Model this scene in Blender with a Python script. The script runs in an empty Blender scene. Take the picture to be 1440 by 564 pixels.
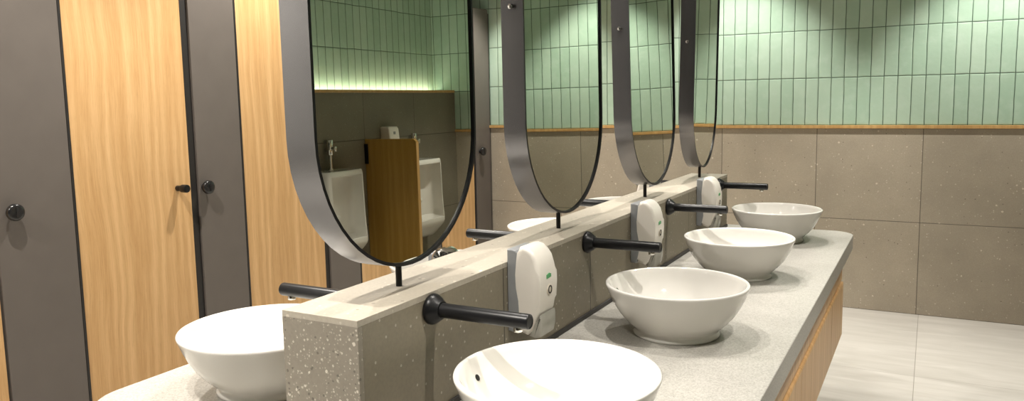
import bpy, bmesh, math, random
from mathutils import Vector, Matrix
random.seed(7)
D = bpy.data
SC = bpy.context.scene
COL = SC.collection
PI = math.pi

# ------------------------------------------------------------------ dimensions (metres)
YW = 5.5264                 # far wall
FLOOR_Z, CEIL_Z = 0.0, 2.8
XR, XL, XM = -0.8277, -0.9971, -0.9124   # ledge faces, ledge centre line
ZT, ZC = 1.0636, 0.8177     # ledge top, counter top
LY0, LY1 = 0.978, 3.630     # ledge ends
CX0, CX1, CY0, CY1 = -1.528, -0.280, 0.911, 3.697   # counter outline
XS = -3.19                  # toilet cubicle fronts
XB = 1.656                  # tiled box in front of the right wall
XG = 1.86                   # green tiles above it
BOXZ = 1.545

# ------------------------------------------------------------------ node helper
class N:
    def __init__(s, name):
        s.m = D.materials.new(name); s.m.use_nodes = True
        s.t = s.m.node_tree; s.t.nodes.clear()
        s.out = s.t.nodes.new('ShaderNodeOutputMaterial')
    def add(s, typ, ins=None, **props):
        n = s.t.nodes.new(typ)
        for k, v in props.items(): setattr(n, k, v)
        for k, v in (ins or {}).items(): s.put(n.inputs[k], v)
        return n
    def put(s, sock, v):
        if isinstance(v, bpy.types.NodeSocket): s.t.links.new(v, sock)
        else:
            if isinstance(v, (tuple, list)) and len(v) == 3 and sock.type == 'RGBA': v = (*v, 1)
            sock.default_value = v
    def math(s, op, a, b=0.0, c=0.0, clamp=False):
        n = s.add('ShaderNodeMath', {0: a, 1: b, 2: c}, operation=op); n.use_clamp = clamp
        return n.outputs[0]
    def mix(s, f, a, b, blend='MIX'):
        n = s.add('ShaderNodeMix', data_type='RGBA', blend_type=blend)
        s.put(n.inputs[0], f); s.put(n.inputs[6], a); s.put(n.inputs[7], b)
        return n.outputs[2]
    def co(s):
        tc = s.add('ShaderNodeTexCoord')
        sp = s.add('ShaderNodeSeparateXYZ', {0: tc.outputs['Object']})
        return tc.outputs['Object'], sp.outputs[0], sp.outputs[1], sp.outputs[2]
    def vec(s, x, y, z):
        return s.add('ShaderNodeCombineXYZ', {0: x, 1: y, 2: z}).outputs[0]
    def noise(s, v, scale, detail=3.0, rough=.5, dist=0.0):
        n = s.add('ShaderNodeTexNoise', {'Vector': v, 'Scale': scale, 'Detail': detail, 'Roughness': rough, 'Distortion': dist})
        return n.outputs[0]
    def ramp(s, f, *stops):
        n = s.add('ShaderNodeValToRGB', {0: f})
        r = n.color_ramp
        while len(r.elements) < len(stops): r.elements.new(0.5)
        for e, (p, c) in zip(r.elements, stops):
            e.position = p; e.color = (*c, 1) if len(c) == 3 else c
        return n.outputs[0]
    def smooth(s, v, a, b, ta=0.0, tb=1.0):
        n = s.add('ShaderNodeMapRange', {0: v, 1: a, 2: b, 3: ta, 4: tb}); n.interpolation_type = 'SMOOTHSTEP'
        return n.outputs[0]
    def bump(s, h, strength, dist):
        return s.add('ShaderNodeBump', {'Strength': strength, 'Distance': dist, 'Height': h}).outputs[0]
    def bsdf(s, col, rough, metal=0.0, normal=None, spec=0.5, coat=0.0, trans=0.0, em=None, ems=0.0):
        b = s.add('ShaderNodeBsdfPrincipled', {'Base Color': col, 'Roughness': rough, 'Metallic': metal,
                  'Specular IOR Level': spec, 'Coat Weight': coat, 'Transmission Weight': trans})
        if normal is not None: s.put(b.inputs['Normal'], normal)
        if em is not None:
            s.put(b.inputs['Emission Color'], em); s.put(b.inputs['Emission Strength'], ems)
        s.t.links.new(b.outputs[0], s.out.inputs[0])
        return s.m

def grid(n, u, u0, w, v, v0, h, wob=None):
    """distance (m) to the nearest joint of a w x h grid, and the cell indices"""
    a = n.math('DIVIDE', n.math('SUBTRACT', u, u0), w)
    b = n.math('DIVIDE', n.math('SUBTRACT', v, v0), h)
    def d(q, s):
        f = n.math('FRACT', q)
        return n.math('MULTIPLY', n.math('MINIMUM', f, n.math('SUBTRACT', 1.0, f)), s)
    du, dv = d(a, w), d(b, h)
    return du, dv, n.math('FLOOR', a), n.math('FLOOR', b)

def plain(name, col, rough=.5, metal=0.0, var=.06, scale=30., spec=.5, coat=0.0, bump=0.0):
    n = N(name); v, x, y, z = n.co()
    f = n.noise(v, scale, 4.0)
    lo = tuple(c * (1 - var) for c in col); hi = tuple(min(1, c * (1 + var)) for c in col)
    c = n.ramp(f, (.3, lo), (.7, hi))
    nm = n.bump(f, bump, .002) if bump else None
    return n.bsdf(c, rough, metal, nm, spec, coat)

def terrazzo(name, base, axis=None, u0=0, w=1, v0=0, h=.6, chips=1.0, rough=.45, joint=.0022, sizes=None):
    n = N(name); v, x, y, z = n.co()
    cl = n.noise(v, 3.2, 4.0, .6)
    fine = n.noise(v, 160.0, 2.0)
    c = n.ramp(cl, (.25, tuple(b * .86 for b in base)), (.75, tuple(min(1, b * 1.1) for b in base)))
    c = n.mix(n.math('MULTIPLY', n.smooth(fine, .35, .7), .22), c, tuple(b * .62 for b in base))
    if axis is not None:
        # panels differ very slightly from one another
        u = {'x': x, 'y': y}[axis]
        du, dv, iu, iv = grid(n, u, u0, w, z, v0, h)
        wn = n.add('ShaderNodeTexWhiteNoise', {'Vector': n.vec(iu, iv, 3.0)}).outputs[0]
        c = n.mix(1.0, c, n.ramp(wn, (0, (.92, .92, .92)), (1, (1.06, 1.05, 1.04))), 'MULTIPLY')
    # stone chips of three sizes, pale and dark
    for sc, th, size, colr, amt in sizes or ((30., .90, .17, (.68, .63, .53), .85), (62., .86, .24, (.62, .57, .48), .75), (55., .92, .2, (.10, .09, .07), .6), (110., .88, .28, (.56, .52, .44), .5)):
        vo = n.add('ShaderNodeTexVoronoi', {'Vector': v, 'Scale': sc, 'Randomness': 1.0})
        rnd = n.add('ShaderNodeSeparateColor', {0: vo.outputs['Color']}).outputs[0]
        sel = n.math('GREATER_THAN', rnd, 1 - (1 - th) * chips)
        spot = n.math('LESS_THAN', n.math('ADD', vo.outputs['Distance'], n.math('MULTIPLY', n.math('SUBTRACT', n.noise(v, sc * 3, 1.0), .5), .25)), size)
        c = n.mix(n.math('MULTIPLY', n.math('MULTIPLY', sel, spot), amt), c, colr)
    nm = None
    if axis is not None:
        g = n.math('MINIMUM', du, dv)
        j = n.smooth(g, joint * .6, joint * 1.2, 1.0, 0.0)
        c = n.mix(j, c, tuple(b * .28 for b in base))
        nm = n.bump(n.math('SUBTRACT', 1.0, j), .5, .002)
    return n.bsdf(c, n.math('ADD', rough, n.math('MULTIPLY', cl, .12)), 0, nm, .4)

def zellige(name, axis, u0):
    """glazed hand-made tile, .0785 x .3122 m, stacked"""
    n = N(name); v, x, y, z = n.co()
    u = {'x': x, 'y': y}[axis]
    wob = n.math('MULTIPLY', n.math('SUBTRACT', n.noise(v, 9.0, 2.0), .5), .006)
    wob2 = n.math('MULTIPLY', n.math('SUBTRACT', n.noise(n.vec(y, z, x), 9.0, 2.0), .5), .006)
    du, dv, iu, iv = grid(n, n.math('ADD', u, wob), u0, .07854, n.math('ADD', z, wob2), 1.2207, .3122)
    wn = n.add('ShaderNodeTexWhiteNoise', {'Vector': n.vec(iu, iv, 1.7)}).outputs[0]
    c = n.ramp(wn, (0, (.385, .545, .425)), (.5, (.425, .585, .465)), (1, (.465, .62, .50)))
    cloud = n.noise(v, 14.0, 4.0, .6)
    c = n.mix(n.math('MULTIPLY', n.smooth(cloud, .42, .75), .35), c, (.54, .68, .58))
    g = n.math('MINIMUM', du, dv)
    j = n.smooth(g, .0015, .0030, 1.0, 0.0)
    c = n.mix(j, c, (.055, .10, .065))
    # pillowed edges, wavy faces, each tile set at its own slight angle
    edge = n.smooth(g, .0, .008)
    wav = n.noise(v, 22.0, 3.0, .55)
    fu = n.math('FRACT', n.math('DIVIDE', n.math('SUBTRACT', u, u0), .07854))
    tilt = n.math('MULTIPLY', n.math('SUBTRACT', wn, .5), n.math('MULTIPLY', fu, .5))
    hgt = n.math('ADD', n.math('ADD', n.math('MULTIPLY', edge, .9), n.math('MULTIPLY', wav, .75)), tilt)
    nm = n.bump(hgt, .55, .0035)
    return n.bsdf(c, n.math('ADD', .16, n.math('MULTIPLY', j, .5)), 0, nm, .5)

def oak(name, light=(.76, .495, .245), dark=(.56, .325, .135)):
    n = N(name); v, x, y, z = n.co()
    oi = n.add('ShaderNodeObjectInfo').outputs['Random']
    off = n.math('MULTIPLY', oi, 13.0)
    h = n.math('ADD', n.math('ADD', x, y), off)
    # slow sway of the grain and cathedral arches
    sway = n.math('MULTIPLY', n.math('SUBTRACT', n.noise(n.vec(h, n.math('MULTIPLY', z, .9), off), 1.6, 2.0), .5), .07)
    hh = n.math('ADD', h, sway)
    broad = n.noise(n.vec(n.math('MULTIPLY', hh, 16.0), n.math('MULTIPLY', z, .7), off), 1.0, 3.0, .55)
    # contours of a stretched noise field give the cathedral figure
    fld = n.noise(n.vec(n.math('MULTIPLY', hh, 2.4), n.math('MULTIPLY', z, .95), off), 1.0, 1.0, .4)
    arch = n.math('PINGPONG', n.math('MULTIPLY', fld, 17.0), 1.0)
    fine = n.noise(v, 160.0, 2.0)
    c = n.ramp(cl, (.25, tuple(b * .86 for b in base)), (.75, tuple(min(1, b * 1.1) for b in base)))
    c = n.mix(n.math('MULTIPLY', n.smooth(fine, .35, .7), .22), c, tuple(b * .62 for b in base))
    if axis is not None:
        # panels differ very slightly from one another
        u = {'x': x, 'y': y}[axis]
        du, dv, iu, iv = grid(n, u, u0, w, z, v0, h)
        wn = n.add('ShaderNodeTexWhiteNoise', {'Vector': n.vec(iu, iv, 3.0)}).outputs[0]
        c = n.mix(1.0, c, n.ramp(wn, (0, (.92, .92, .92)), (1, (1.06, 1.05, 1.04))), 'MULTIPLY')
    # stone chips of three sizes, pale and dark
    for sc, th, size, colr, amt in sizes or ((30., .90, .17, (.68, .63, .53), .85), (62., .86, .24, (.62, .57, .48), .75), (55., .92, .2, (.10, .09, .07), .6), (110., .88, .28, (.56, .52, .44), .5)):
        vo = n.add('ShaderNodeTexVoronoi', {'Vector': v, 'Scale': sc, 'Randomness': 1.0})
        rnd = n.add('ShaderNodeSeparateColor', {0: vo.outputs['Color']}).outputs[0]
        sel = n.math('GREATER_THAN', rnd, 1 - (1 - th) * chips)
        spot = n.math('LESS_THAN', n.math('ADD', vo.outputs['Distance'], n.math('MULTIPLY', n.math('SUBTRACT', n.noise(v, sc * 3, 1.0), .5), .25)), size)
        c = n.mix(n.math('MULTIPLY', n.math('MULTIPLY', sel, spot), amt), c, colr)
    nm = None
    if axis is not None:
        g = n.math('MINIMUM', du, dv)
        j = n.smooth(g, joint * .6, joint * 1.2, 1.0, 0.0)
        c = n.mix(j, c, tuple(b * .28 for b in base))
        nm = n.bump(n.math('SUBTRACT', 1.0, j), .5, .002)
    return n.bsdf(c, n.math('ADD', rough, n.math('MULTIPLY', cl, .12)), 0, nm, .4)

def zellige(name, axis, u0):
    """glazed hand-made tile, .0785 x .3122 m, stacked"""
    n = N(name); v, x, y, z = n.co()
    u = {'x': x, 'y': y}[axis]
    wob = n.math('MULTIPLY', n.math('SUBTRACT', n.noise(v, 9.0, 2.0), .5), .006)
    wob2 = n.math('MULTIPLY', n.math('SUBTRACT', n.noise(n.vec(y, z, x), 9.0, 2.0), .5), .006)
    du, dv, iu, iv = grid(n, n.math('ADD', u, wob), u0, .07854, n.math('ADD', z, wob2), 1.2207, .3122)
    wn = n.add('ShaderNodeTexWhiteNoise', {'Vector': n.vec(iu, iv, 1.7)}).outputs[0]
    c = n.ramp(wn, (0, (.385, .545, .425)), (.5, (.425, .585, .465)), (1, (.465, .62, .50)))
    cloud = n.noise(v, 14.0, 4.0, .6)
    c = n.mix(n.math('MULTIPLY', n.smooth(cloud, .42, .75), .35), c, (.54, .68, .58))
    g = n.math('MINIMUM', du, dv)
    j = n.smooth(g, .0015, .0030, 1.0, 0.0)
    c = n.mix(j, c, (.055, .10, .065))
    # pillowed edges, wavy faces, each tile set at its own slight angle
    edge = n.smooth(g, .0, .008)
    wav = n.noise(v, 22.0, 3.0, .55)
    fu = n.math('FRACT', n.math('DIVIDE', n.math('SUBTRACT', u, u0), .07854))
    tilt = n.math('MULTIPLY', n.math('SUBTRACT', wn, .5), n.math('MULTIPLY', fu, .5))
    hgt = n.math('ADD', n.math('ADD', n.math('MULTIPLY', edge, .9), n.math('MULTIPLY', wav, .75)), tilt)
    nm = n.bump(hgt, .55, .0035)
    return n.bsdf(c, n.math('ADD', .16, n.math('MULTIPLY', j, .5)), 0, nm, .5)

def oak(name, light=(.76, .495, .245), dark=(.56, .325, .135)):
    n = N(name); v, x, y, z = n.co()
    oi = n.add('ShaderNodeObjectInfo').outputs['Random']
    off = n.math('MULTIPLY', oi, 13.0)
    h = n.math('ADD', n.math('ADD', x, y), off)
    # slow sway of the grain and cathedral arches
    sway = n.math('MULTIPLY', n.math('SUBTRACT', n.noise(n.vec(h, n.math('MULTIPLY', z, .9), off), 1.6, 2.0), .5), .07)
    hh = n.math('ADD', h, sway)
    broad = n.noise(n.vec(n.math('MULTIPLY', hh, 16.0), n.math('MULTIPLY', z, .7), off), 1.0, 3.0, .55)
    arch = n.add('ShaderNodeTexWave', {'Vector': n.vec(n.math('MULTIPLY', hh, 6.0), n.math('MULTIPLY', z, .55), off), 'Scale': 1.0,
                 'Distortion': 9.0, 'Detail': 2.0, 'Detail Scale': .8}, wave_type='BANDS', bands_direction='X').outputs[1]
    fine = n.noise(n.vec(n.math('MULTIPLY', hh, 260.0), n.math('MULTIPLY', z, 6.0), off), 1.0, 2.0, .6)
    pore = n.noise(n.vec(n.math('MULTIPLY', hh, 520.0), n.math('MULTIPLY', z, 22.0), off), 1.0, 1.0)
    t = n.math('ADD', n.math('MULTIPLY', broad, .24), n.math('ADD', n.math('MULTIPLY', n.math('MULTIPLY', arch, n.smooth(broad, .3, .65)), .24), n.math('MULTIPLY', fine, .56)))
    c = n.ramp(t, (.30, dark), (.52, tuple((a + b) / 2 for a, b in zip(light, dark))), (.74, light))
    c = n.mix(n.math('MULTIPLY', n.smooth(pore, .60, .72), .22), c, tuple(d * .6 for d in dark))
    return n.bsdf(c, .42, 0, n.bump(fine, .08, .001), .4)

M = {}
M['far_wall_stone'] = terrazzo('far_wall_stone', (.43, .382, .305), 'x', -.6719, .6283, 0, .6, chips=.6)
M['right_wall_stone'] = terrazzo('right_wall_stone', (.20, .182, .138), 'y', 4.314, .614, 0, .6, chips=.25)
M['ledge_side_shaded'] = terrazzo('ledge_side_shaded', (.222, .195, .144), 'y', .978, .5, -10, 50, chips=.4)  # same tile as the top, darkened in colour for the dim side light
M['ledge_end_shaded'] = terrazzo('ledge_end_shaded', (.262, .234, .19), chips=2.6, sizes=((60., .86, .2, (.66, .61, .52), .8), (110., .83, .24, (.60, .55, .46), .7), (85., .85, .22, (.10, .09, .075), .7), (170., .8, .28, (.48, .44, .36), .5)))  # end face of the ledge, its weaker light put into the darker colour
M['ledge_top_stone'] = terrazzo('ledge_top_stone', (.42, .38, .315), chips=1.0)
M['green_far'] = zellige('green_glazed_tile_far', 'x', -.6719)
M['green_right'] = zellige('green_glazed_tile_right', 'y', YW)
M['oak'] = oak('oak_laminate')
M['golden_oak'] = oak('golden_oak_veneer', (.46, .27, .065), (.34, .185, .035))
M['oak_trim'] = oak('oak_trim', (.62, .40, .17), (.48, .28, .10))
M['black'] = plain('matt_black_metal', (.009, .009, .010), .33, .0, .1, spec=.3)
M['black_plastic'] = plain('black_plastic', (.016, .016, .017), .22, 0, .1)
M['grey_panel'] = plain('warm_grey_laminate', (.135, .117, .104), .48, 0, .04, 8.)
M['strip_dark'] = plain('dark_edge_strip', (.018, .016, .015), .5)
M['ceramic'] = plain('glazed_white_ceramic', (.72, .70, .66), .08, 0, .01, 3., .5, .25)
M['hole'] = plain('overflow_dark', (.01, .01, .01), .6)
M['white_plastic'] = plain('cream_white_plastic', (.77, .73, .67), .3, 0, .02, 8.)
M['grey_plastic'] = plain('blue_grey_plastic', (.25, .26, .27), .4)
M['clear_grey'] = plain('smoky_plastic', (.36, .35, .31), .2)
M['green_mark'] = plain('green_mark', (.05, .32, .10), .4)
M['badge'] = plain('badge_plastic', (.60, .54, .45), .3)
M['chrome'] = plain('polished_chrome', (.72, .71, .68), .08, 1.0, .02)
M['white_paint'] = plain('white_paint', (.74, .72, .68), .7, 0, .03, 2.)
M['ceiling_paint'] = plain('ceiling_paint', (.42, .41, .39), .8, 0, .02, 2.)
M['dark_paint'] = plain('dark_grey_paint', (.08, .075, .07), .6, 0, .05, 2.)
M['rim'] = plain('satin_grey_metal', (.18, .178, .185), .27, .9, .03, 6.)

def mirror_mat():
    n = N('mirror_silver'); v, x, y, z = n.co()
    f = n.noise(v, 1.5, 1.0)
    return n.bsdf(n.ramp(f, (.3, (.765, .79, .72)), (.7, (.775, .80, .73))), .006, 1.0)
M['mirror'] = mirror_mat()

def counter_mat():
    n = N('speckled_solid_surface'); v, x, y, z = n.co()
    f = n.noise(v, 260.0, 2.0, .6); g = n.noise(v, 4.0, 3.0)
    c = n.ramp(f, (.33, (.30, .288, .262)), (.5, (.385, .372, .342)), (.68, (.46, .446, .415)))
    c = n.mix(1.0, c, n.ramp(g, (.3, (.95, .95, .95)), (.7, (1.03, 1.03, 1.02))), 'MULTIPLY')
    vo = n.add('ShaderNodeTexVoronoi', {'Vector': v, 'Scale': 190.0})
    rnd = n.add('ShaderNodeSeparateColor', {0: vo.outputs['Color']}).outputs[0]
    sp = n.math('MULTIPLY', n.math('GREATER_THAN', rnd, .93), n.math('LESS_THAN', vo.outputs[0], .3))
    c = n.mix(n.math('MULTIPLY', sp, .55), c, (.15, .14, .12))
    return n.bsdf(c, .38, 0, None, .4)
M['counter'] = counter_mat()

def floor_mat():
    n = N('pale_stone_floor_tile'); v, x, y, z = n.co()
    s = n.noise(n.vec(n.math('MULTIPLY', x, 1.6), n.math('MULTIPLY', y, 9.0), 0.0), 1.3, 5.0, .62, .6)
    c = n.ramp(s, (.3, (.43, .413, .378)), (.55, (.50, .482, .447)), (.78, (.58, .562, .527)))
    du, dv, iu, iv = grid(n, x, -.0290, .6283, y, 4.286, 1.24)
    wn = n.add('ShaderNodeTexWhiteNoise', {'Vector': n.vec(iu, iv, 5.0)}).outputs[0]
    c = n.mix(1.0, c, n.ramp(wn, (0, (.95, .95, .95)), (1, (1.03, 1.03, 1.03))), 'MULTIPLY')
    j = n.smooth(n.math('MINIMUM', du, dv), .0009, .002, 1.0, 0.0)
    c = n.mix(j, c, (.25, .235, .21))
    return n.bsdf(c, .36, 0, n.bump(n.math('SUBTRACT', 1.0, j), .3, .001), .4)
M['floor'] = floor_mat()

def glow(name, col, s):
    n = N(name); v, x, y, z = n.co()
    f = n.noise(v, 40.0)
    return n.bsdf((.8, .8, .7), .5, em=n.ramp(f, (.0, col), (1, col)), ems=s)
M['led'] = glow('led_tape', (1.0, .96, .80), 24.0)

# ------------------------------------------------------------------ mesh helpers
def box(bm, x0, x1, y0, y1, z0, z1, bev=0.0, mi=0, seg=2):
    vs = [bm.verts.new((x, y, z)) for x in (x0, x1) for y in (y0, y1) for z in (z0, z1)]
    fs = [bm.faces.new([vs[i] for i in q]) for q in ((0, 1, 3, 2), (4, 6, 7, 5), (0, 4, 5, 1), (2, 3, 7, 6), (0, 2, 6, 4), (1, 5, 7, 3))]
    for f in fs: f.material_index = mi
    if bev:
        r = bmesh.ops.bevel(bm, geom=list({e for f in fs for e in f.edges}), offset=bev, segments=seg, affect='EDGES', profile=.5)
        for f in r['faces']: f.material_index = mi
    return fs

def lathe(bm, prof, n=48, axis='z', at=(0, 0, 0), mi=0, closed=False):
    """prof: (r, h) pairs revolved about an axis through at"""
    rings = []
    def P(r, h, t):
        c, s = r * math.cos(t), r * math.sin(t)
        p = {'z': (c, s, h), 'x': (h, c, s), 'y': (s, h, c)}[axis]
        return (p[0] + at[0], p[1] + at[1], p[2] + at[2])
    for r, h in prof:
        if r < 1e-6: rings.append([bm.verts.new(P(0, h, 0))])
        else: rings.append([bm.verts.new(P(r, h, 2 * PI * i / n)) for i in range(n)])
    pairs = list(zip(rings, rings[1:])) + ([(rings[-1], rings[0])] if closed else [])
    for a, b in pairs:
        if len(a) == 1 and len(b) == 1: continue
        for i in range(n):
            j = (i + 1) % n
            if len(a) == 1: f = bm.faces.new((a[0], b[i], b[j]))
            elif len(b) == 1: f = bm.faces.new((a[i], a[j], b[0]))
            else: f = bm.faces.new((a[i], a[j], b[j], b[i]))
            f.material_index = mi; f.smooth = True

def cyl(bm, axis, at, r, h0, h1, n=32, bev=0.0, mi=0):
    b = min(bev, r * .9)
    if b: prof = [(0, h0), (r - b, h0), (r - b * .3, h0 + b * .3 * (1 if h1 > h0 else -1)), (r, h0 + b * (1 if h1 > h0 else -1)), (r, h1 - b * (1 if h1 > h0 else -1)), (r - b * .3, h1 - b * .3 * (1 if h1 > h0 else -1)), (r - b, h1), (0, h1)]
    else: prof = [(0, h0), (r, h0), (r, h1), (0, h1)]
    lathe(bm, prof, n, axis, at, mi)

def prism(bm, pts, lo, hi, plane='xz', mi=0, bev=0.0, seg=3):
    """extrude a closed 2-D outline along the third axis"""
    def P(a, b, c):
        return {'xz': (a, c, b), 'xy': (a, b, c), 'yz': (c, a, b)}[plane]
    A = [bm.verts.new(P(a, b, lo)) for a, b in pts]; B = [bm.verts.new(P(a, b, hi)) for a, b in pts]
    n = len(pts)
    fs = [bm.faces.new(A), bm.faces.new(B[::-1])]
    caps = fs[:]
    for i in range(n):
        j = (i + 1) % n
        f = bm.faces.new((A[j], A[i], B[i], B[j])); f.smooth = False; fs.append(f)
    for f in fs: f.material_index = mi
    if bev:
        ed = list({e for f in caps for e in f.edges})
        r = bmesh.ops.bevel(bm, geom=ed, offset=bev, segments=seg, affect='EDGES', profile=.5)
        for f in r['faces']: f.material_index = mi; f.smooth = True
    return fs

def obj(name, bm, mats, parent=None, smooth=None):
    bmesh.ops.recalc_face_normals(bm, faces=bm.faces)
    me = D.meshes.new(name); bm.to_mesh(me); bm.free()
    if not isinstance(mats, (list, tuple)): mats = [mats]
    for m in mats: me.materials.append(m if not isinstance(m, str) else M[m])
    if smooth is not None:
        for p in me.polygons: p.use_smooth = True
        me.set_sharp_from_angle(angle=math.radians(smooth))
    o = D.objects.new(name, me); COL.objects.link(o)
    if parent: o.parent = parent
    return o

def empty(name, loc, label, cat, group=None, rz=0.0):
    o = D.objects.new(name, None); COL.objects.link(o)
    o.location = loc; o.rotation_euler = (0, 0, rz); o.empty_display_size = .05
    return tag(o, label, cat, group)

def tag(o, label=None, cat=None, group=None):
    if label: o['label'] = label
    if cat: o['category'] = cat
    if group: o['group'] = group
    return o

def struct(name, bm, mats, label=None, cat=None):
    o = obj(name, bm, mats); o['kind'] = 'structure'
    return tag(o, label, cat)

def copy_tree(o, parent=None):
    c = o.copy(); COL.objects.link(c); c.parent = parent
    for ch in list(o.children): copy_tree(ch, c)
    return c

def B(): return bmesh.new()

# ------------------------------------------------------------------ the room
XLW, YN = -4.75, -2.3
b = B(); box(b, XLW - .1, XG + .2, YN - .1, YW + .1, -.1, 0); struct('floor', b, 'floor', 'pale stone tiled floor with thin joints', 'floor')
b = B(); box(b, XLW - .1, XG + .2, YN - .1, YW + .1, CEIL_Z, CEIL_Z + .1); struct('ceiling', b, 'ceiling_paint', 'plain white ceiling above the room', 'ceiling')
b = B(); box(b, XLW, XG + .1, YW, YW + .1, 0, 1.2, mi=0); box(b, XLW, XG + .1, YW, YW + .1, 1.2, CEIL_Z, mi=1)
struct('wall_far', b, ['far_wall_stone', 'green_far'], 'far wall, green glazed tiles above grey terrazzo panels', 'wall')
b = B(); box(b, XB, XG, YN, YW, 0, BOXZ - .02, mi=0); box(b, XG, XG + .1, YN, YW, 0, CEIL_Z, mi=1)
struct('wall_right', b, ['right_wall_stone', 'green_right'], 'urinal wall seen in the nearest mirror, green tiles above a grey stone dado', 'wall')
b = B(); box(b, XLW - .1, XLW, YN, YW, 0, CEIL_Z); struct('wall_left', b, 'white_paint', 'white wall behind the cubicles', 'wall')
b = B(); box(b, XLW, XG + .1, YN - .1, YN, 0, CEIL_Z); struct('wall_near', b, 'dark_paint', 'wall behind the viewpoint', 'wall')
b = B(); box(b, XLW, XB, YW - .013, YW, 1.2, 1.2207, .002); struct('trim_1', b, 'oak_trim', 'thin oak strip between green tiles and grey panels on the far wall', 'trim')
b = B(); box(b, XB - .012, XG - .055, YN, YW - .014, BOXZ - .02, BOXZ, .002); struct('trim_2', b, 'oak_trim', 'oak ledge strip with glowing light above the urinals', 'trim')
b = B(); box(b, XS - .1, XS, YN, -.45, 0, CEIL_Z); struct('wall_reflector', b, 'white_paint', 'unseen white wall beyond the cubicle row, added for the nearest mirror frame to reflect', 'wall')  # unseen wall added as a bright reflection for the nearest mirror frame

# ------------------------------------------------------------------ toilet cubicles
def pilaster(y0, y1, knob_y, label, knob=True, strip=True, gap_fill=True):
    t = empty('cubicle_panel', (XS, (y0 + y1) / 2, 0), label, 'panel', 'grey cubicle panels')
    c = (y0 + y1) / 2
    b = B(); box(b, -.03, 0, y0 - c, y1 - c, 0, 2.15, .002); obj('panel_board', b, 'grey_panel', t)
    if strip:
        b = B(); box(b, -.028, .0015, y1 - c + .0005, y1 - c + .0115, .02, 2.12, .001); obj('edge_strip', b, 'strip_dark', t)
        if gap_fill: b = B(); box(b, -.05, -.012, y0 - c - .040, y0 - c - .0005, .02, 2.12, .001); obj('gap_strip', b, 'strip_dark', t)  # dark strip filling the gap beside the panel
    if knob:
        b = B(); lathe(b, [(0, .001), (.018, .001), (.017, .014), (.021, .019), (.031, .022), (.034, .028), (.0335, .040), (.029, .045), (.021, .0475), (0, .048)], 40, 'x', (0, knob_y - c, 1.02))
        k = obj('latch_knob', b, 'black_plastic', t, 40)
        b = B(); box(b, .0475, .0515, knob_y - c - .0045, knob_y - c + .0045, 1.000, 1.040, .001); obj('knob_bar', b, 'black_plastic', k)
    return t
def cub_door(y0, y1, label, handle=True):
    t = empty('cubicle_door', (XS, (y0 + y1) / 2, 0), label, 'door', 'oak cubicle doors')
    c = (y0 + y1) / 2
    b = B(); box(b, -.026, -.004, y0 - c, y1 - c, .02, 2.12, .002); obj('door_board', b, 'oak', t)
    if handle:
        b = B(); cyl(b, 'x', (0, y1 - c - .078, 1.03), .0135, -.004, .05, 24, .002)
        h = obj('handle', b, 'black', t, 40)
        b = B(); cyl(b, 'x', (0, y1 - c - .078, 1.03), .0195, .030, .068, 28, .004); obj('handle_cap', b, 'black', h, 40)
    return t
cub_door(1.06, 1.655, 'strip of oak cubicle door at the left edge of the photo', False)
pilaster(1.665, 1.978, 1.722, 'wide grey cubicle panel with black knob at the left edge of the photo', gap_fill=False)
cub_door(1.991, 2.577, 'full oak cubicle door with small black handle, left of the second grey panel')
pilaster(2.622, 2.903, 2.652, 'grey cubicle panel with black knob between the two oak doors left of the nearest mirror')
cub_door(2.916, 3.508, 'oak cubicle door directly left of the nearest mirror frame, behind the front left basin')
pilaster(3.552, 3.826, 3.60, 'grey cubicle panel seen below the nearest mirror, between two oak doors', False)
cub_door(3.839, 4.425, 'oak cubicle door of which a low slice shows under the nearest mirror')
pilaster(4.47, 4.757, 4.52, 'grey cubicle panel between the two farthest oak doors, covered by the nearest mirror', False)
cub_door(4.77, 5.262, 'oak cubicle door seen right of the nearest mirror, next to the far grey panel', False)
pilaster(5.300, 5.521, 5.352, 'narrow grey cubicle panel in the corner against the far wall')

# ------------------------------------------------------------------ island: ledge, counter, cabinet
t = empty('splash_ledge', (XM, (LY0 + LY1) / 2, 0), 'low terrazzo ledge wall between the two rows of basins, carrying the mirrors', 'ledge')
yc = (LY0 + LY1) / 2
def island(bm):      # put world-space geometry under an empty
    bmesh.ops.translate(bm, verts=bm.verts, vec=(-XM, -yc, 0)); return bm
e = .012
b = B(); box(b, XL + e, XR - e, LY0 + e, LY1 - e, 0, ZT - .012); obj('ledge_core', island(b), 'dark_paint', t)
# side tiles keep world coordinates in their mesh so that joints fall where the photo has them
def world_child(name, bm, mat, parent):
    o = obj(name, bm, mat, parent); o.matrix_parent_inverse = Matrix.Translation(parent.location).inverted(); return o
b = B(); box(b, XR - e, XR, LY0 + e, LY1 - e, 0, ZT - .012); world_child('side_tiles', b, 'ledge_side_shaded', t)
b = B(); box(b, XL, XL + e, LY0 + e, LY1 - e, 0, ZT - .012); world_child('side_tiles', b, 'ledge_side_shaded', t)
b = B(); box(b, XL, XR, LY0, LY0 + e, 0, ZT - .012, .0006); world_child('end_tile', b, 'ledge_end_shaded', t)
b = B(); box(b, XL, XR, LY1 - e, LY1, 0, ZT - .012, .0006); world_child('end_tile', b, 'ledge_end_shaded', t)
b = B(); box(b, XL, XR, LY0, LY1, ZT - .012, ZT, .0008); world_child('top_slab', b, 'ledge_top_stone', t)
for s in (1, -1):
    b = B(); x = XR if s > 0 else XL
    box(b, min(x, x + s * .006), max(x, x + s * .006), LY0 + .005, LY1 - .005, ZC + .0005, ZC + .013, .001)
    world_child('black_joint', b, 'strip_dark', t)

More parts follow.
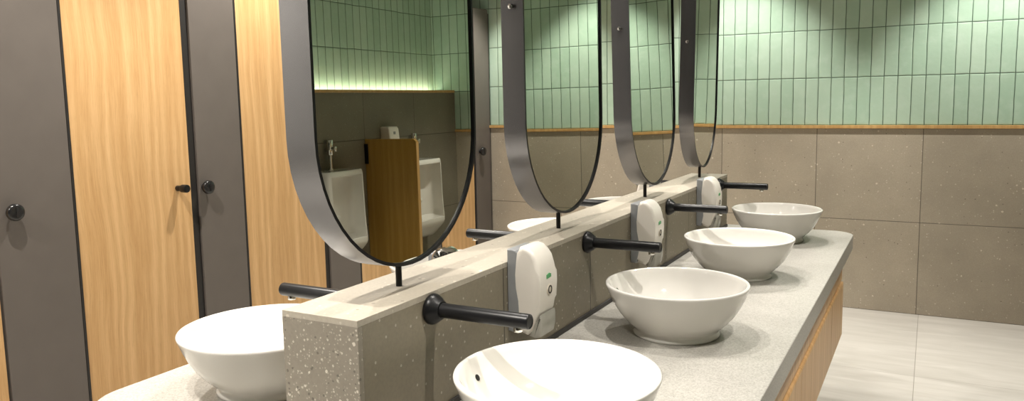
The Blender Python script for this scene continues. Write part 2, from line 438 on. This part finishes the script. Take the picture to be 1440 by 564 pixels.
def rounded_rect(x0, x1, y0, y1, r, n=10):
    pts = []
    for cx, cy, a in ((x1 - r, y1 - r, 0), (x0 + r, y1 - r, 90), (x0 + r, y0 + r, 180), (x1 - r, y0 + r, 270)):
        for i in range(n + 1):
            q = math.radians(a + 90 * i / n); pts.append((cx + r * math.cos(q), cy + r * math.sin(q)))
    return pts
# the counter has the ledge's own slot cut out of it
b = B()
outer = rounded_rect(CX0, CX1, CY0, CY1, .10)
ins = [(XR + .0015, LY1 + .0015), (XL - .0015, LY1 + .0015), (XL - .0015, LY0 - .0015), (XR + .0015, LY0 - .0015)]
for z in (ZC, ZC - .062):
    vo = [b.verts.new((x, y, z)) for x, y in outer]; vi = [b.verts.new((x, y, z)) for x, y in ins]
    if z == ZC: top = (vo, vi)
    else: bot = (vo, vi)
    k = 11
    for q in range(4):
        seg = [vo[(q * k + i)] for i in range(k)]
        b.faces.new(seg + [vi[q]])
        b.faces.new([seg[-1], vo[((q + 1) * k) % (4 * k)], vi[(q + 1) % 4], vi[q]])
for (A, C) in ((top[0], bot[0]), (top[1], bot[1])):
    m = len(A)
    for i in range(m): b.faces.new((A[i], A[(i + 1) % m], C[(i + 1) % m], C[i]))
o = obj('countertop', b, 'counter')
mod = o.modifiers.new('soft_edge', 'BEVEL'); mod.width = .003; mod.segments = 2; mod.limit_method = 'ANGLE'; mod.angle_limit = math.radians(50)
tag(o, 'speckled grey countertop with rounded corners running around the ledge under both rows of basins', 'countertop')

t = empty('vanity_cabinet', (-.55, 2.3, .43), 'wall-hung oak cabinet under the right side of the counter', 'cabinet')
def vc(bm): bmesh.ops.translate(bm, verts=bm.verts, vec=(.55, -2.3, -.43)); return bm
ZU = ZC - .0625
b = B(); box(b, XR + .001, -.322, 1.03, 3.405, .43, ZU); obj('carcass', vc(b), 'oak', t)
b = B(); box(b, -.321, -.302, 1.03, 3.405, .664, ZU, .001); obj('fascia', vc(b), 'oak', t)
b = B(); box(b, -.3215, -.3195, 1.03, 3.405, .640, .665); obj('pull_gap_shade', vc(b), 'strip_dark', t)  # dark strip painting the shade inside the finger-pull gap
ys = [1.03, 1.50, 2.25, 3.0, 3.405]
for y0, y1 in zip(ys, ys[1:]):
    b = B()
    # finger-pull: the top edge of each front is chamfered
    prism(b, [(-.319, .432), (-.296, .432), (-.296, .650), (-.299, .655), (-.314, .655), (-.319, .649)], y0 + .0015, y1 - .0015, 'xz')
    obj('cabinet_front', vc(b), 'oak', t)
b = B(); box(b, XR + .02, -.36, 1.1, 3.36, .405, .43); obj('base_rail', vc(b), 'strip_dark', t)

# ------------------------------------------------------------------ basins
BR, BH = .182, .1347
def basin(loc, label, hole_deg):
    t = empty('washbasin', loc, label, 'basin', 'white bowl basins on the counter')
    prof = [(0, .004), (.085, .004), (.098, 0), (.108, .0), (.1105, .003), (.110, .007), (.1062, .012), (.1075, .017), (.117, .026), (.134, .042), (.150, .062),
            (.163, .084), (.1725, .104), (.1785, .121), (.1815, .128), (.182, .1315), (.1805, .134), (.177, BH), (.1735, .134), (.1715, .1315),
            (.168, .122), (.161, .104), (.150, .083), (.134, .063), (.112, .045), (.085, .033), (.055, .027), (.027, .0245), (.024, .0235), (.0, .0235)]
    b = B(); lathe(b, prof, 96)
    obj('bowl', b, 'ceramic', t, 60)
    b = B(); lathe(b, [(0, .0240), (.022, .0240), (.0235, .0255), (.021, .028), (.012, .0295), (0, .030)], 32); obj('drain_cap', b, 'chrome', t, 50)
    # overflow slot near the rim on the ledge side
    a = math.radians(hole_deg); r = .1585
    b = B(); lathe(b, [(0, -.0035), (.0062, -.0035), (.0062, .0012), (.0045, .0016), (0, .0016)], 24)
    n = Vector((-math.cos(a) * .86, -math.sin(a) * .86, .5)).normalized()
    mt = Matrix.Translation(Vector((r * math.cos(a), r * math.sin(a), .0985))) @ n.to_track_quat('Z', 'Y').to_matrix().to_4x4()
    bmesh.ops.transform(b, matrix=mt, verts=b.verts)
    obj('overflow_hole', b, 'hole', t, 40)
    return t
BY = [1.188, 1.915, 2.642, 3.369]
XBR, XBL = -.5616, -1.2417
rl = ['front right white bowl basin, cut by the bottom edge of the photo', 'second white bowl basin from the front on the right of the ledge',
      'third white bowl basin from the front on the right of the ledge', 'farthest white bowl basin on the right, near the far end of the counter']
ll = ['front left white bowl basin beside the rounded counter end', 'white bowl basin behind the ledge, its rim showing under the nearest mirror',
      'white bowl basin behind the ledge, left of the second mirror post', 'farthest white bowl basin behind the ledge, between the second and third mirrors']
proto = basin((XBR, BY[0], ZC), rl[0], 183)
for i in range(1, 4):
    c = copy_tree(proto); c.location = (XBR, BY[i], ZC); c['label'] = rl[i]
for i in range(4):
    c = copy_tree(proto); c.location = (XBL, BY[i] - .015, ZC); c.rotation_euler = (0, 0, PI); c['label'] = ll[i]

# ------------------------------------------------------------------ faucets
FY = [1.193, 1.949, 2.703, 3.456]
def faucet(loc, label, rz=0.0):
    t = empty('wall_faucet', loc, label, 'faucet', 'black wall faucets', rz)
    b = B(); lathe(b, [(0, .0005), (.0285, .0005), (.0300, .003), (.0298, .008), (.0265, .014), (.0215, .021), (.0185, .025), (.0175, .0265), (0, .0265)], 48, 'x'); obj('wall_flange', b, 'black', t, 40)
    b = B(); lathe(b, [(0, .02), (.0140, .02), (.0140, .2095), (.0134, .2118), (.0122, .2128), (.0112, .2122), (.0105, .2115), (0, .2115)], 40, 'x'); obj('spout', b, 'black', t, 40)
    b = B(); cyl(b, 'z', (.188, 0, 0), .0085, -.0205, -.012, 24, .001); obj('aerator', b, 'chrome', t, 40)
    return t
fr = ['black wall faucet over the front right basin, nearest on the right of the ledge', 'black wall faucet over the second right basin, left of the second soap dispenser',
      'black wall faucet over the third right basin, left of the third soap dispenser', 'farthest black wall faucet on the right, beyond the last soap dispenser']
fl = ['black faucet over the front left basin, tip peeking past the ledge corner', 'black faucet behind the ledge right of the nearest mirror, over oak door and grey panel',
      'black faucet behind the ledge at the lower right of the second mirror', 'black faucet behind the ledge at the lower right of the third mirror']
f0 = faucet((XR, FY[0], 1.031), fr[0])
for i in range(1, 4):
    c = copy_tree(f0); c.location = (XR, FY[i], 1.031); c['label'] = fr[i]
for i in range(4):
    c = copy_tree(f0); c.location = (XL, FY[i], 1.031); c.rotation_euler = (0, 0, PI); c['label'] = fl[i]

# ------------------------------------------------------------------ soap dispensers
def dispenser(loc, label, rz=0.0):
    t = empty('soap_dispenser', loc, label, 'soap dispenser', 'white wall soap dispensers', rz)
    W = .045
    # z is measured from the top of the ledge downwards: base of the unit is z = 0
    back = [(0, .014), (.018, .012), (.026, .03), (.029, .055), (.0275, .085), (.022, .115), (.0205, .145), (.0235, .175), (.026, .195), (.022, .2005), (.012, .203), (0, .202)]
    b = B(); prism(b, back, -W, W, 'xz', bev=.004); obj('back_plate', b, 'grey_plastic', t, 35)
    cover = [(.0215, .016), (.046, .008), (.060, .018), (.0765, .062), (.080, .085), (.0820, .12), (.0815, .145), (.079, .165), (.073, .184), (.063, .198), (.052, .2065), (.040, .210), (.030, .2085),
             (.0262, .196), (.0235, .175), (.0205, .145), (.022, .115), (.0277, .085), (.0293, .055), (.0262, .03)]
    b = B(); prism(b, cover, -W + .0005, W - .0005, 'xz', bev=.011, seg=5); obj('cover', b, 'white_plastic', t, 45)
    noz = [(.048, .006), (.064, .001), (.077, .006), (.0815, .028), (.0815, .050), (.079, .058), (.0745, .052), (.066, .030)]
    b = B(); prism(b, noz, -W + .006, W - .006, 'xz', bev=.006, seg=4); obj('push_nozzle', b, 'clear_grey', t, 45)
    b = B(); cyl(b, 'x', (0, .004, .108), .0125, .0795, .0835, 28, .001)
    k = obj('badge', b, 'badge', t, 40)
    b = B(); lathe(b, [(.0065, .0835), (.0095, .0835), (.0095, .0845), (.0065, .0845)], 28, 'x', (0, .004, .108), closed=True); obj('badge_ring', b, 'hole', k)
    b = B(); prism(b, [(-.010, .134), (.012, .136), (.012, .143), (.004, .146), (-.010, .143)], .0795, .0829, 'yz'); obj('green_mark', b, 'green_mark', t)
    return t
dl = ['nearest white soap dispenser on the ledge side, behind the front right faucet', 'middle white soap dispenser on the right side of the ledge, under the third mirror',
      'farthest white soap dispenser on the right side of the ledge, below the last mirror']
d0 = dispenser((XR, 1.540, .890), dl[0])
for i, y in ((1, 2.352), (2, 3.135)):
    c = copy_tree(d0); c.location = (XR, y, .890); c['label'] = dl[i]
c = copy_tree(d0); c.location = (XL, 3.12, .880); c.rotation_euler = (0, 0, PI); c['label'] = 'white soap dispenser behind the ledge, just its top showing below the third mirror'

# round chrome fitting on the left side of the ledge
t = empty('chrome_fitting', (XL, 1.565, 1.040), 'round chrome fitting peeking over the ledge, right of the nearest mirror post', 'fitting')
b = B(); lathe(b, [(0, -.028), (.024, -.028), (.0285, -.025), (.030, -.018), (.030, .014), (.027, .02), (0, .02)], 40, 'y', (-.036, 0, 0)); obj('drum', b, 'chrome', t, 40)
b = B()
for k in range(6):
    a = k * PI / 6
    p, q = Vector((math.cos(a), math.sin(a))) * .023, Vector((-math.sin(a), math.cos(a))) * .0016
    prism(b, [(-.036 + p.x + q.x, p.y + q.y), (-.036 - p.x + q.x, -p.y + q.y), (-.036 - p.x - q.x, -p.y - q.y), (-.036 + p.x - q.x, p.y - q.y)], -.0295 - k * .0002, -.0275, 'xz')
obj('star_reflection', b, 'hole', t)  # dark bars drawing the star-shaped reflection on the chrome face
b = B(); box(b, -.012, -.0005, -.018, .012, -.012, .012, .002); obj('side_block', b, 'grey_plastic', t)
b = B(); box(b, -.085, -.064, -.012, .012, -.022, .012, .003); obj('side_knob', b, 'grey_plastic', t)

# ------------------------------------------------------------------ mirrors
MZ, MR, MH = 1.650, .257, .540        # centre height, half width, half height
def capsule(r, h, n=28):
    pts = []
    for i in range(n + 1):
        a = PI * i / n; pts.append((r * math.cos(a), (h - r0) + r * math.sin(a)))
    for i in range(n + 1):
        a = PI + PI * i / n; pts.append((r * math.cos(a), -(h - r0) + r * math.sin(a)))
    return pts
r0 = MR
def mirror(loc, psi, tau, label, screw='chrome', dz=0.0, sr=.0065):
    t = empty('standing_mirror', loc, label, 'mirror', 'long oval mirrors on the ledge')
    rot = Matrix.Rotation(math.radians(psi), 4, 'Z') @ Matrix.Rotation(-math.radians(tau), 4, 'Y')
    cz = MZ - ZT
    T = Matrix.Translation((0, 0, cz)) @ rot
    hd = .0305
    b = B()
    O = capsule(MR, MH); I = capsule(MR - .0065, MH)
    def ring(P, x): return [b.verts.new((x, y, z)) for y, z in P]
    r1, r2, r3, r4 = ring(O, -hd), ring(O, hd), ring(I, hd), ring(I, -hd)
    for A, C, mi in ((r1, r2, 0), (r2, r3, 1), (r3, r4, 1), (r4, r1, 1)):
        m = len(A)
        for i in range(m):
            f = b.faces.new((A[i], A[(i + 1) % m], C[(i + 1) % m], C[i])); f.material_index = mi
    bmesh.ops.transform(b, matrix=T, verts=b.verts)
    fr = obj('mirror_frame', b, ['rim', 'black'], t, 35)
    for s in (1, -1):
        b = B(); prism(b, capsule(MR - .0066, MH), s * .012, s * .026, 'yz')
        bmesh.ops.transform(b, matrix=T, verts=b.verts)
        obj('mirror_glass', b, 'mirror', t)
    b = B(); cyl(b, 'z', (0, 0, 0), .0062, .0005, cz - MH + .001, 20); obj('post', b, 'black', t, 40)
    b = B(); cyl(b, 'z', (0, 0, 0), .0062, cz + MH - .001, CEIL_Z - ZT - .0005, 20); obj('top_post', b, 'black', t, 40)
    for s in (-1, 1):
        b = B(); cyl(b, 'y', (0, 0, dz), sr, s * (MR - .001), s * (MR + .012), 20, .002)
        bmesh.ops.transform(b, matrix=T, verts=b.verts); obj('side_screw', b, screw, t, 40)
    return t
for y, psi, tau, lab in ((1.208, .5, .35, 'nearest long oval mirror, reflecting the urinals'), (1.952, .25, .45, 'second long oval mirror from the front, right of the corner panel'),
                         (2.700, .25, 1.4, 'third long oval mirror from the front'), (3.456, 3.0, -.8, 'farthest and smallest-looking long oval mirror')):
    mirror((XM, y, ZT), psi, tau, lab, *(('black', -.028, .011) if y < 1.5 else ()))

# ------------------------------------------------------------------ urinals and the rest of the right wall
def urinal(loc, label):
    t = empty('urinal', loc, label, 'urinal', 'urinals on the right wall')
    # local: wall face at x = 0, bowl towards -x, z = 0 at the lowest point
    rows = [  # z, half width, depth
        (.00, .100, .07), (.02, .135, .095), (.05, .158, .125), (.085, .172, .160), (.105, .177, .178), (.125, .1785, .184), (.150, .179, .183), (.23, .179, .176), (.30, .179, .172),
        (.40, .178, .170), (.50, .177, .168), (.575, .176, .166), (.592, .173, .163), (.600, .166, .156)]
    b = B()
    wi, bk = .156, .042
    def ring(z, w, d, mode, r=.028, n=5):
        # mode 0: solid front; 1: rim; 2: trough; 3: open recess with its back wall at bk; 4: arched top of the recess
        pts = [(0, -w, z)]
        for i in range(n + 1):
            a = math.radians(90 * i / n); pts.append((-(d - r) - r * math.sin(a), -w + r - r * math.cos(a), z))
        lat = [-wi + 2 * wi * k / 7 for k in range(8)]
        if mode == 0: mid = [(-d, y, z) for y in lat]
        elif mode == 1: mid = [(-d + .016, y * .985, z + .001) for y in lat]
        elif mode == 2: mid = [(-d + (.022 if k in (0, 7) else .040), y * .93, z - (.012 if k in (0, 7) else .055)) for k, y in enumerate(lat)]
        else:
            q = 0.0 if mode == 3 else .035
            mid = [(-d, -wi, z), (-bk - .05 - q, -wi + .002, z), (-bk - .018 - q, -wi + .018, z), (-bk - q, -wi + .06, z)]
            mid = mid + [(x, -y, zz) for x, y, zz in mid[::-1]]
        pts += mid
        for i in range(n + 1):
            a = math.radians(90 * i / n); pts.append((-(d - r) - r * math.cos(a), w - r + r * math.sin(a), z))
        pts.append((0, w, z))
        return [b.verts.new(p) for p in pts]
    def dep(z):
        for (a, w0, d0), (c_, w1, d1) in zip(rows, rows[1:]):
            if a <= z <= c_:
                t_ = (z - a) / (c_ - a); return w0 + (w1 - w0) * t_, d0 + (d1 - d0) * t_
    rings = []
    for z in (.0, .02, .05, .085, .105, .125, .148): rings.append(ring(z, *dep(z), 0))
    rings.append(ring(.150, *dep(.150), 1)); rings.append(ring(.152, *dep(.152), 2))
    for z in (.165, .23, .30, .40, .50, .55): rings.append(ring(z, *dep(z), 3))
    rings.append(ring(.565, *dep(.565), 4)); rings.append(ring(.568, *dep(.568), 0))
    for z in (.575, .592, .600): rings.append(ring(z, *dep(z), 0))
    for A, C in zip(rings, rings[1:]):
        m = len(A)
        for i in range(m): b.faces.new((A[i], A[(i + 1) % m], C[(i + 1) % m], C[i]))
    b.faces.new(rings[0][::-1]); b.faces.new(rings[-1])
    obj('urinal_bowl', b, 'ceramic', t, 42)
    b = B(); cyl(b, 'x', (0, 0, .29), .016, -.085, -.04, 24, .004); obj('water_spreader', b, 'ceramic', t, 40)
    b = B(); cyl(b, 'z', (-.035, 0, 0), .011, .598, .70, 20); cyl(b, 'z', (-.035, 0, 0), .017, .598, .612, 20, .003)
    v = obj('flush_pipe', b, 'chrome', t, 40)
    b = B(); cyl(b, 'z', (-.035, 0, 0), .021, .70, .80, 28, .004); cyl(b, 'x', (0, 0, .735), .014, -.035, -.001, 20); obj('flush_valve', b, 'chrome', t, 40)
    b = B(); cyl(b, 'x', (0, 0, .745), .012, -.085, -.05, 20, .003); cyl(b, 'z', (-.08, 0, 0), .009, .725, .752, 20, .003); obj('push_button', b, 'chrome', t, 40)
    b = B(); box(b, -.006, 0, -.09, .09, .45, .52, .001); obj('wall_mount', b, 'grey_plastic', t)
    return t
u = urinal((XB - .0005, 3.905, .42), 'white urinal left of the oak screen, in the nearest mirror')
c = copy_tree(u); c.location = (XB - .0005, 4.862, .42); c['label'] = 'white urinal right of the oak screen, in the nearest mirror'

t = empty('urinal_screen', (XB, 4.325, 0), 'tall oak privacy screen between the two urinals, in the nearest mirror', 'screen')
b = B(); prism(b, [(-.001, .02), (-.43, .02), (-.43, 1.185), (-.412, 1.203), (-.001, 1.203)], -.014, .014, 'xz', bev=.002); obj('screen_board', b, 'golden_oak', t)
for z in (1.09,):
    b = B(); box(b, -.03, -.0005, -.024, -.0145, z - .06, z + .08, .003); obj('side_block', b, 'black', t)  # small black block at the wall edge of the screen
b = B(); box(b, -.432, -.4305, -.0142, .0142, .022, 1.18, .0005); obj('edge_band', b, 'oak_trim', t)

t = empty('hand_sanitiser', (XB - .0005, 4.55, 1.13), 'small white wall sanitiser box above the oak screen, in the nearest mirror', 'sanitiser')
b = B(); prism(b, [(0, 0), (-.085, .0), (-.092, .02), (-.080, .135), (-.068, .150), (-.012, .152), (0, .148)], -.06, .06, 'xz', bev=.01); obj('cover', b, 'white_plastic', t, 45)
b = B(); box(b, -.0855, -.083, -.012, .012, .095, .115, .0005); obj('sensor_mark', b, 'grey_plastic', t)
b = B(); box(b, -.006, 0, -.05, .05, .02, .13, .001); obj('wall_mount', b, 'grey_plastic', t)

b = B(); box(b, XG - .05, XG - .038, YN + .1, YW - .05, BOXZ - .02, BOXZ - .006, .001)
tag(obj('light_strip', b, 'led'), 'glowing light strip in the ledge under the green tiles, in the nearest mirror', 'light')

# ------------------------------------------------------------------ lamps: recessed ceiling downlights, and one added helper lamp
def spot(x, y, power, size=100, blend=.5, col=(1.0, .945, .865), rad=.022, z=CEIL_Z - .02):
    l = D.lights.new('downlight', 'SPOT'); l.energy = power; l.spot_size = math.radians(size); l.spot_blend = blend
    l.color = col; l.shadow_soft_size = rad
    o = D.objects.new('downlight', l); COL.objects.link(o); o.location = (x, y, z)
    return o
for y, p in ((.30, 92), (1.90, 56), (3.45, 78)):       # twin lamps either side of the mirror line
    spot(-.74, y, p, 86, .45); spot(-1.085, y, p, 86, .45)
for y, p in ((-.25, 22), (1.35, 78), (2.95, 74)): spot(.33, y, p, 86, .45)
for y, p in ((-.2, 120), (1.4, 120), (3.0, 120)): spot(-2.5, y, p, 126, .6)
for x in (-2.7, -1.2, .38): spot(x, 5.02, 112, 86, .5)
spot(-2.92, -1.25, 430, 70, .5)  # added lamp, brightens the unseen white wall that the nearest frame reflects

w = D.worlds.new('room_world'); SC.world = w; w.use_nodes = True
w.node_tree.nodes['Background'].inputs[0].default_value = (.9, .85, .75, 1)
w.node_tree.nodes['Background'].inputs[1].default_value = 0.02

# ------------------------------------------------------------------ camera
yaw, pit, rol = (math.radians(a) for a in (28.4748, 6.566, -1.0258))
fw = Vector((-math.sin(yaw) * math.cos(pit), math.cos(yaw) * math.cos(pit), -math.sin(pit)))
ri = Vector((math.cos(yaw), math.sin(yaw), 0)); up = ri.cross(fw)
R2 = ri * math.cos(rol) + up * math.sin(rol); U2 = -ri * math.sin(rol) + up * math.cos(rol)
cam = D.cameras.new('camera'); cam.sensor_width = 36; cam.lens = 1089.148 * 36 / 1440
cam.shift_y = (266.19 - 282) / 1440; cam.clip_start = .02
co = D.objects.new('camera', cam); COL.objects.link(co)
co.matrix_world = Matrix((( R2.x, U2.x, -fw.x, 0), (R2.y, U2.y, -fw.y, 0), (R2.z, U2.z, -fw.z, 1.4239), (0, 0, 0, 1)))
SC.camera = co
vs = SC.view_settings
SC.display_settings.display_device = 'sRGB'
vs.view_transform = 'Standard'; vs.look = 'None'; vs.gamma = 1.0; vs.exposure = 0.4; vs.use_curve_mapping = False
SC.cycles.max_bounces = 10; SC.cycles.diffuse_bounces = 5; SC.cycles.glossy_bounces = 6
SC.cycles.caustics_reflective = False; SC.cycles.caustics_refractive = False
SC.cycles.sample_clamp_indirect = 6.0
